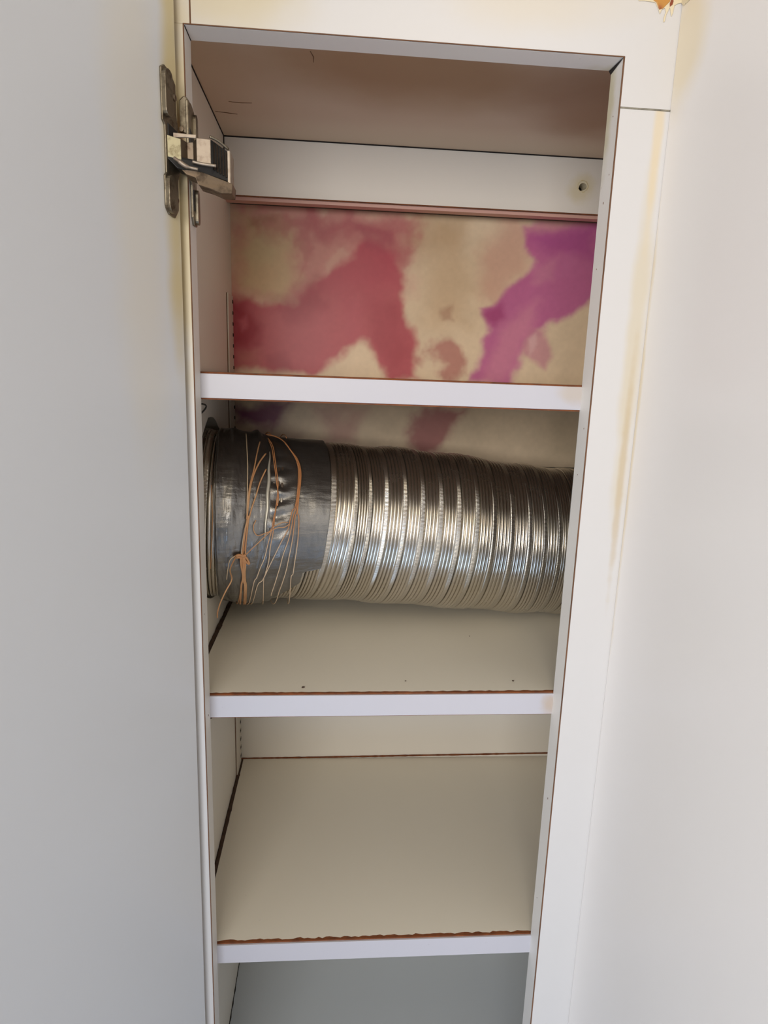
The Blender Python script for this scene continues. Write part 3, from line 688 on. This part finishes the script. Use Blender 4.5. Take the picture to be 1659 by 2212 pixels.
# ------------------------------------------------------------------ twine around the tape
TWINE = [
    [(0.0095,0.205),(0.0102,0.559),(0.0108,0.783),(0.0109,0.989),(0.0108,1.173),(0.0108,1.349),(0.0114,1.353),(0.0097,1.469),(0.008,1.623),(0.0072,1.756)],
    [(0.0207,0.382),(0.018,0.616),(0.0156,0.837),(0.0129,1.013),(0.0115,1.172),(0.0111,1.34),(0.012,1.352),(0.0113,1.484),(0.0106,1.62),(0.0102,1.752)],
    [(0.0251,0.602),(0.0199,0.736),(0.0153,0.91),(0.0129,1.06),(0.0118,1.216),(0.0109,1.366),(0.0111,1.388),(0.0095,1.531),(0.0087,1.659),(0.0082,1.755)],
    [(0.0251,0.815),(0.0205,0.969),(0.0174,1.125),(0.0144,1.256),(0.0127,1.355),(0.0121,1.387),(0.0111,1.529),(0.0098,1.714)],
    [(0.0236,0.127),(0.0258,0.428),(0.0254,0.629),(0.0262,0.752)],
    [(0.0278,0.275),(0.0313,0.471),(0.0324,0.684),(0.0335,0.856),(0.0344,0.978),(0.0338,1.13),(0.0325,1.284),(0.0316,1.334),(0.0303,1.468),(0.0279,1.623),(0.0258,1.778),(0.0229,1.894),(0.0205,2.022),(0.0176,2.191),(0.0138,3.181)],
    [(0.0283,0.322),(0.0305,0.505),(0.0314,0.698),(0.0325,0.857),(0.0334,0.979),(0.0348,1.102),(0.0343,1.221),(0.0336,1.199),(0.0321,1.387),(0.0315,1.512),(0.0301,1.66),(0.0296,1.818),(0.0276,1.985),(0.0272,2.156),(0.0338,3.197)],
    [(0.0269,0.133),(0.0348,0.195),(0.0407,0.315),(0.0454,0.497),(0.0495,0.651),(0.0511,0.784),(0.0507,0.945),(0.0497,1.102),(0.0482,1.231),(0.0462,1.265),(0.0446,1.373),(0.0436,1.454),(0.0388,1.592),(0.0341,1.746),(0.03,1.893),(0.0259,2.06),(0.0208,2.235),(0.0176,3.161)],
    [(0.0276,0.15),(0.0355,0.209),(0.0413,0.337),(0.046,0.512),(0.0502,0.65),(0.0518,0.783),(0.0516,0.945),(0.0504,1.101),(0.0492,1.231),(0.0474,1.309),(0.0462,1.435),(0.0442,1.581),(0.0411,1.735),(0.0394,1.891),(0.0377,2.045),(0.0358,2.269),(0.0358,2.346)],
    [(0.0408,0.303),(0.0454,0.489),(0.0505,0.663),(0.0524,0.794),(0.0521,0.944),(0.0509,1.101),(0.05,1.275),(0.0488,1.326),(0.0483,1.443),(0.0477,1.58),(0.0463,1.774),(0.0455,1.924),(0.0441,2.084),(0.0427,2.251),(0.0425,2.346)],
    [(0.0418,0.368),(0.0473,0.542),(0.0509,0.649),(0.053,0.793),(0.0527,0.944),(0.0514,1.1),(0.0505,1.275),(0.0516,1.325),(0.0522,1.46),(0.0522,1.616),(0.0517,1.814),(0.0519,1.97),(0.0516,2.14),(0.0653,3.344),(0.0602,3.252)],
    [(0.0108,1.747),(0.0159,1.669),(0.0223,1.579),(0.0294,1.486),(0.0347,1.448),(0.0407,1.437),(0.0447,1.4)],
    [(0.0433,1.391),(0.0392,1.389),(0.0326,1.431),(0.0287,1.486),(0.0241,1.515),(0.0195,1.535),(0.0168,1.503),(0.016,1.442),(0.0178,1.378)],
    [(0.0069,1.776),(0.007,1.857),(0.0085,1.977),(0.0087,2.075),(0.0075,2.254),(0.0071,3.137)],
    [(0.0079,1.775),(0.0083,1.856),(0.0095,1.975),(0.0087,2.101),(0.0071,2.272),(0.0024,3.157)],
    [(0.0095,1.773),(0.0104,1.864),(0.0102,1.974),(0.0108,2.099),(0.0119,2.247),(0.0128,3.15)],
    [(0.0089,1.774),(0.0094,1.865),(0.0092,1.976),(0.0098,2.1),(0.0108,2.249),(0.0114,3.147)],
    [(0.0023,1.772),(-0.0016,1.827),(-0.0033,1.935),(-0.0045,2.079)],
    [(-0.0152,1.078),(-0.0148,1.218),(-0.0142,1.387),(-0.0145,1.478),(-0.0156,1.747),(-0.017,1.952)],
    [(0.0082,1.755),(0.0116,1.79),(0.0137,1.854),(0.0113,1.836),(0.0089,1.779)],
    [(0.0023,1.787),(0.0049,1.759),(0.0082,1.765),(0.0108,1.752)],
    [(0.0026,1.796),(0.0056,1.786),(0.0082,1.786),(0.0098,1.763)]]

tw = thing('twine', (.03, .09, -.46), 'thin orange-brown twine wound around the taped end of the duct and knotted', 'string')
m_tw = mat('orange_brown_twine', sc(204, 132, 66), .7); t = NT(m_tw); p = t.pos()
t.l(t.mix(t.noise(40, 3, p), sc(168, 106, 58), sc(208, 168, 124)), t.b.inputs['Base Color']); t.bump(t.noise(1800, 2, p), .0003, .5)
m_tw2 = mat('pale_twine', sc(202, 178, 146), .7)
m_tw3 = mat('fading_twine', sc(202, 178, 146), .7); t = NT(m_tw3); sx = t.n('ShaderNodeSeparateXYZ'); t.l(t.pos(), sx.inputs[0])
mr = t.n('ShaderNodeMapRange'); t.l(sx.outputs['Z'], mr.inputs['Value']); mr.inputs['From Min'].default_value = -.392; mr.inputs['From Max'].default_value = -.365
t.l(t.mix(mr.outputs[0], sc(198, 172, 142), sc(184, 124, 76)), t.b.inputs['Base Color'])
def strand(pts, r=.00062, radd=.0052, back=0, name='strand', m=None):
    q = []
    for a, b in pts: q.append((a, b, 0))
    q = spline(q, 5)
    if back:
        a0, b0 = q[0].x, q[0].y; a1, b1 = q[-1].x, q[-1].y
        tot = b0 + 2 * math.pi - b1; n = 40
        q += [Vector((a1 + (a0 + back - a1) * k / n, b1 + tot * k / n, 0)) for k in range(1, n)]
    P = surf(np.array([v.x for v in q]), np.array([v.y for v in q]), R0 + radd)
    bm = bmesh.new(); tube(bm, [tuple(v) for v in P], r, 7); return obj(name, bm, m or m_tw, tw, smooth=True)
for k, s_ in enumerate(TWINE):
    if k in (4,): continue
    rad = {0: .0005, 1: .0007, 2: .0008, 3: .0007, 13: .0010, 15: .0011, 16: .0010, 20: .0014, 21: .0014, 19: .0010}.get(k, .00045)
    strand(s_, rad, radd=.0054 + .0004 * (k % 3), back=.004 * (k % 2) if k in (5, 6, 7, 8, 9, 10) else 0, m=m_tw2 if k in (17, 0) else (m_tw3 if k in (5, 6, 7, 8, 9, 10) else m_tw),
           name='knot' if k in (20, 21, 19) else 'strand')
tail = [(.0149, .0850, -.3935), (.0120, .0700, -.4010), (.0155, .0560, -.4060), (.0110, .0505, -.4150), (.0060, .0505, -.4260), (.0035, .0500, -.4345), (.0030, .0510, -.4400)]
bm = bmesh.new(); tube(bm, spline(tail, 6), .0006, 7); obj('loose_end', bm, m_tw, tw, smooth=True)

# ------------------------------------------------------------------ crumbs
CRUMBS = [
    (0.0800, 0.0309, -0.4980, 0.0011, 'dark crumb at the left, near the front edge of the shelf under the duct'),
    (0.1726, 0.0414, -0.4980, 0.0006, 'tiny crumb near the middle of the shelf under the duct'),
    (0.2726, 0.0396, -0.4980, 0.0009, 'crumb at the right, near the front edge of the shelf under the duct'),
    (0.2537, 0.1435, -0.4980, 0.0005, 'faint crumb farther back on the shelf, close under the duct'),
]
m_cr = mat('dark_crumb', sc(60, 38, 26), .8)
for x, y, z, r, lab in CRUMBS:
    bm = bmesh.new(); bmesh.ops.create_icosphere(bm, subdivisions=2, radius=1, matrix=Matrix.Translation((x, y, z + r * .45)) @ Matrix.Diagonal((r * 1.3, r, r * .5, 1)))
    for v in bm.verts: v.co += Vector((random.uniform(-1, 1), random.uniform(-1, 1), 0)) * r * .2
    tag(obj('crumb', bm, m_cr, None, smooth=True), lab, 'crumb', 'crumbs on the shelf under the duct')
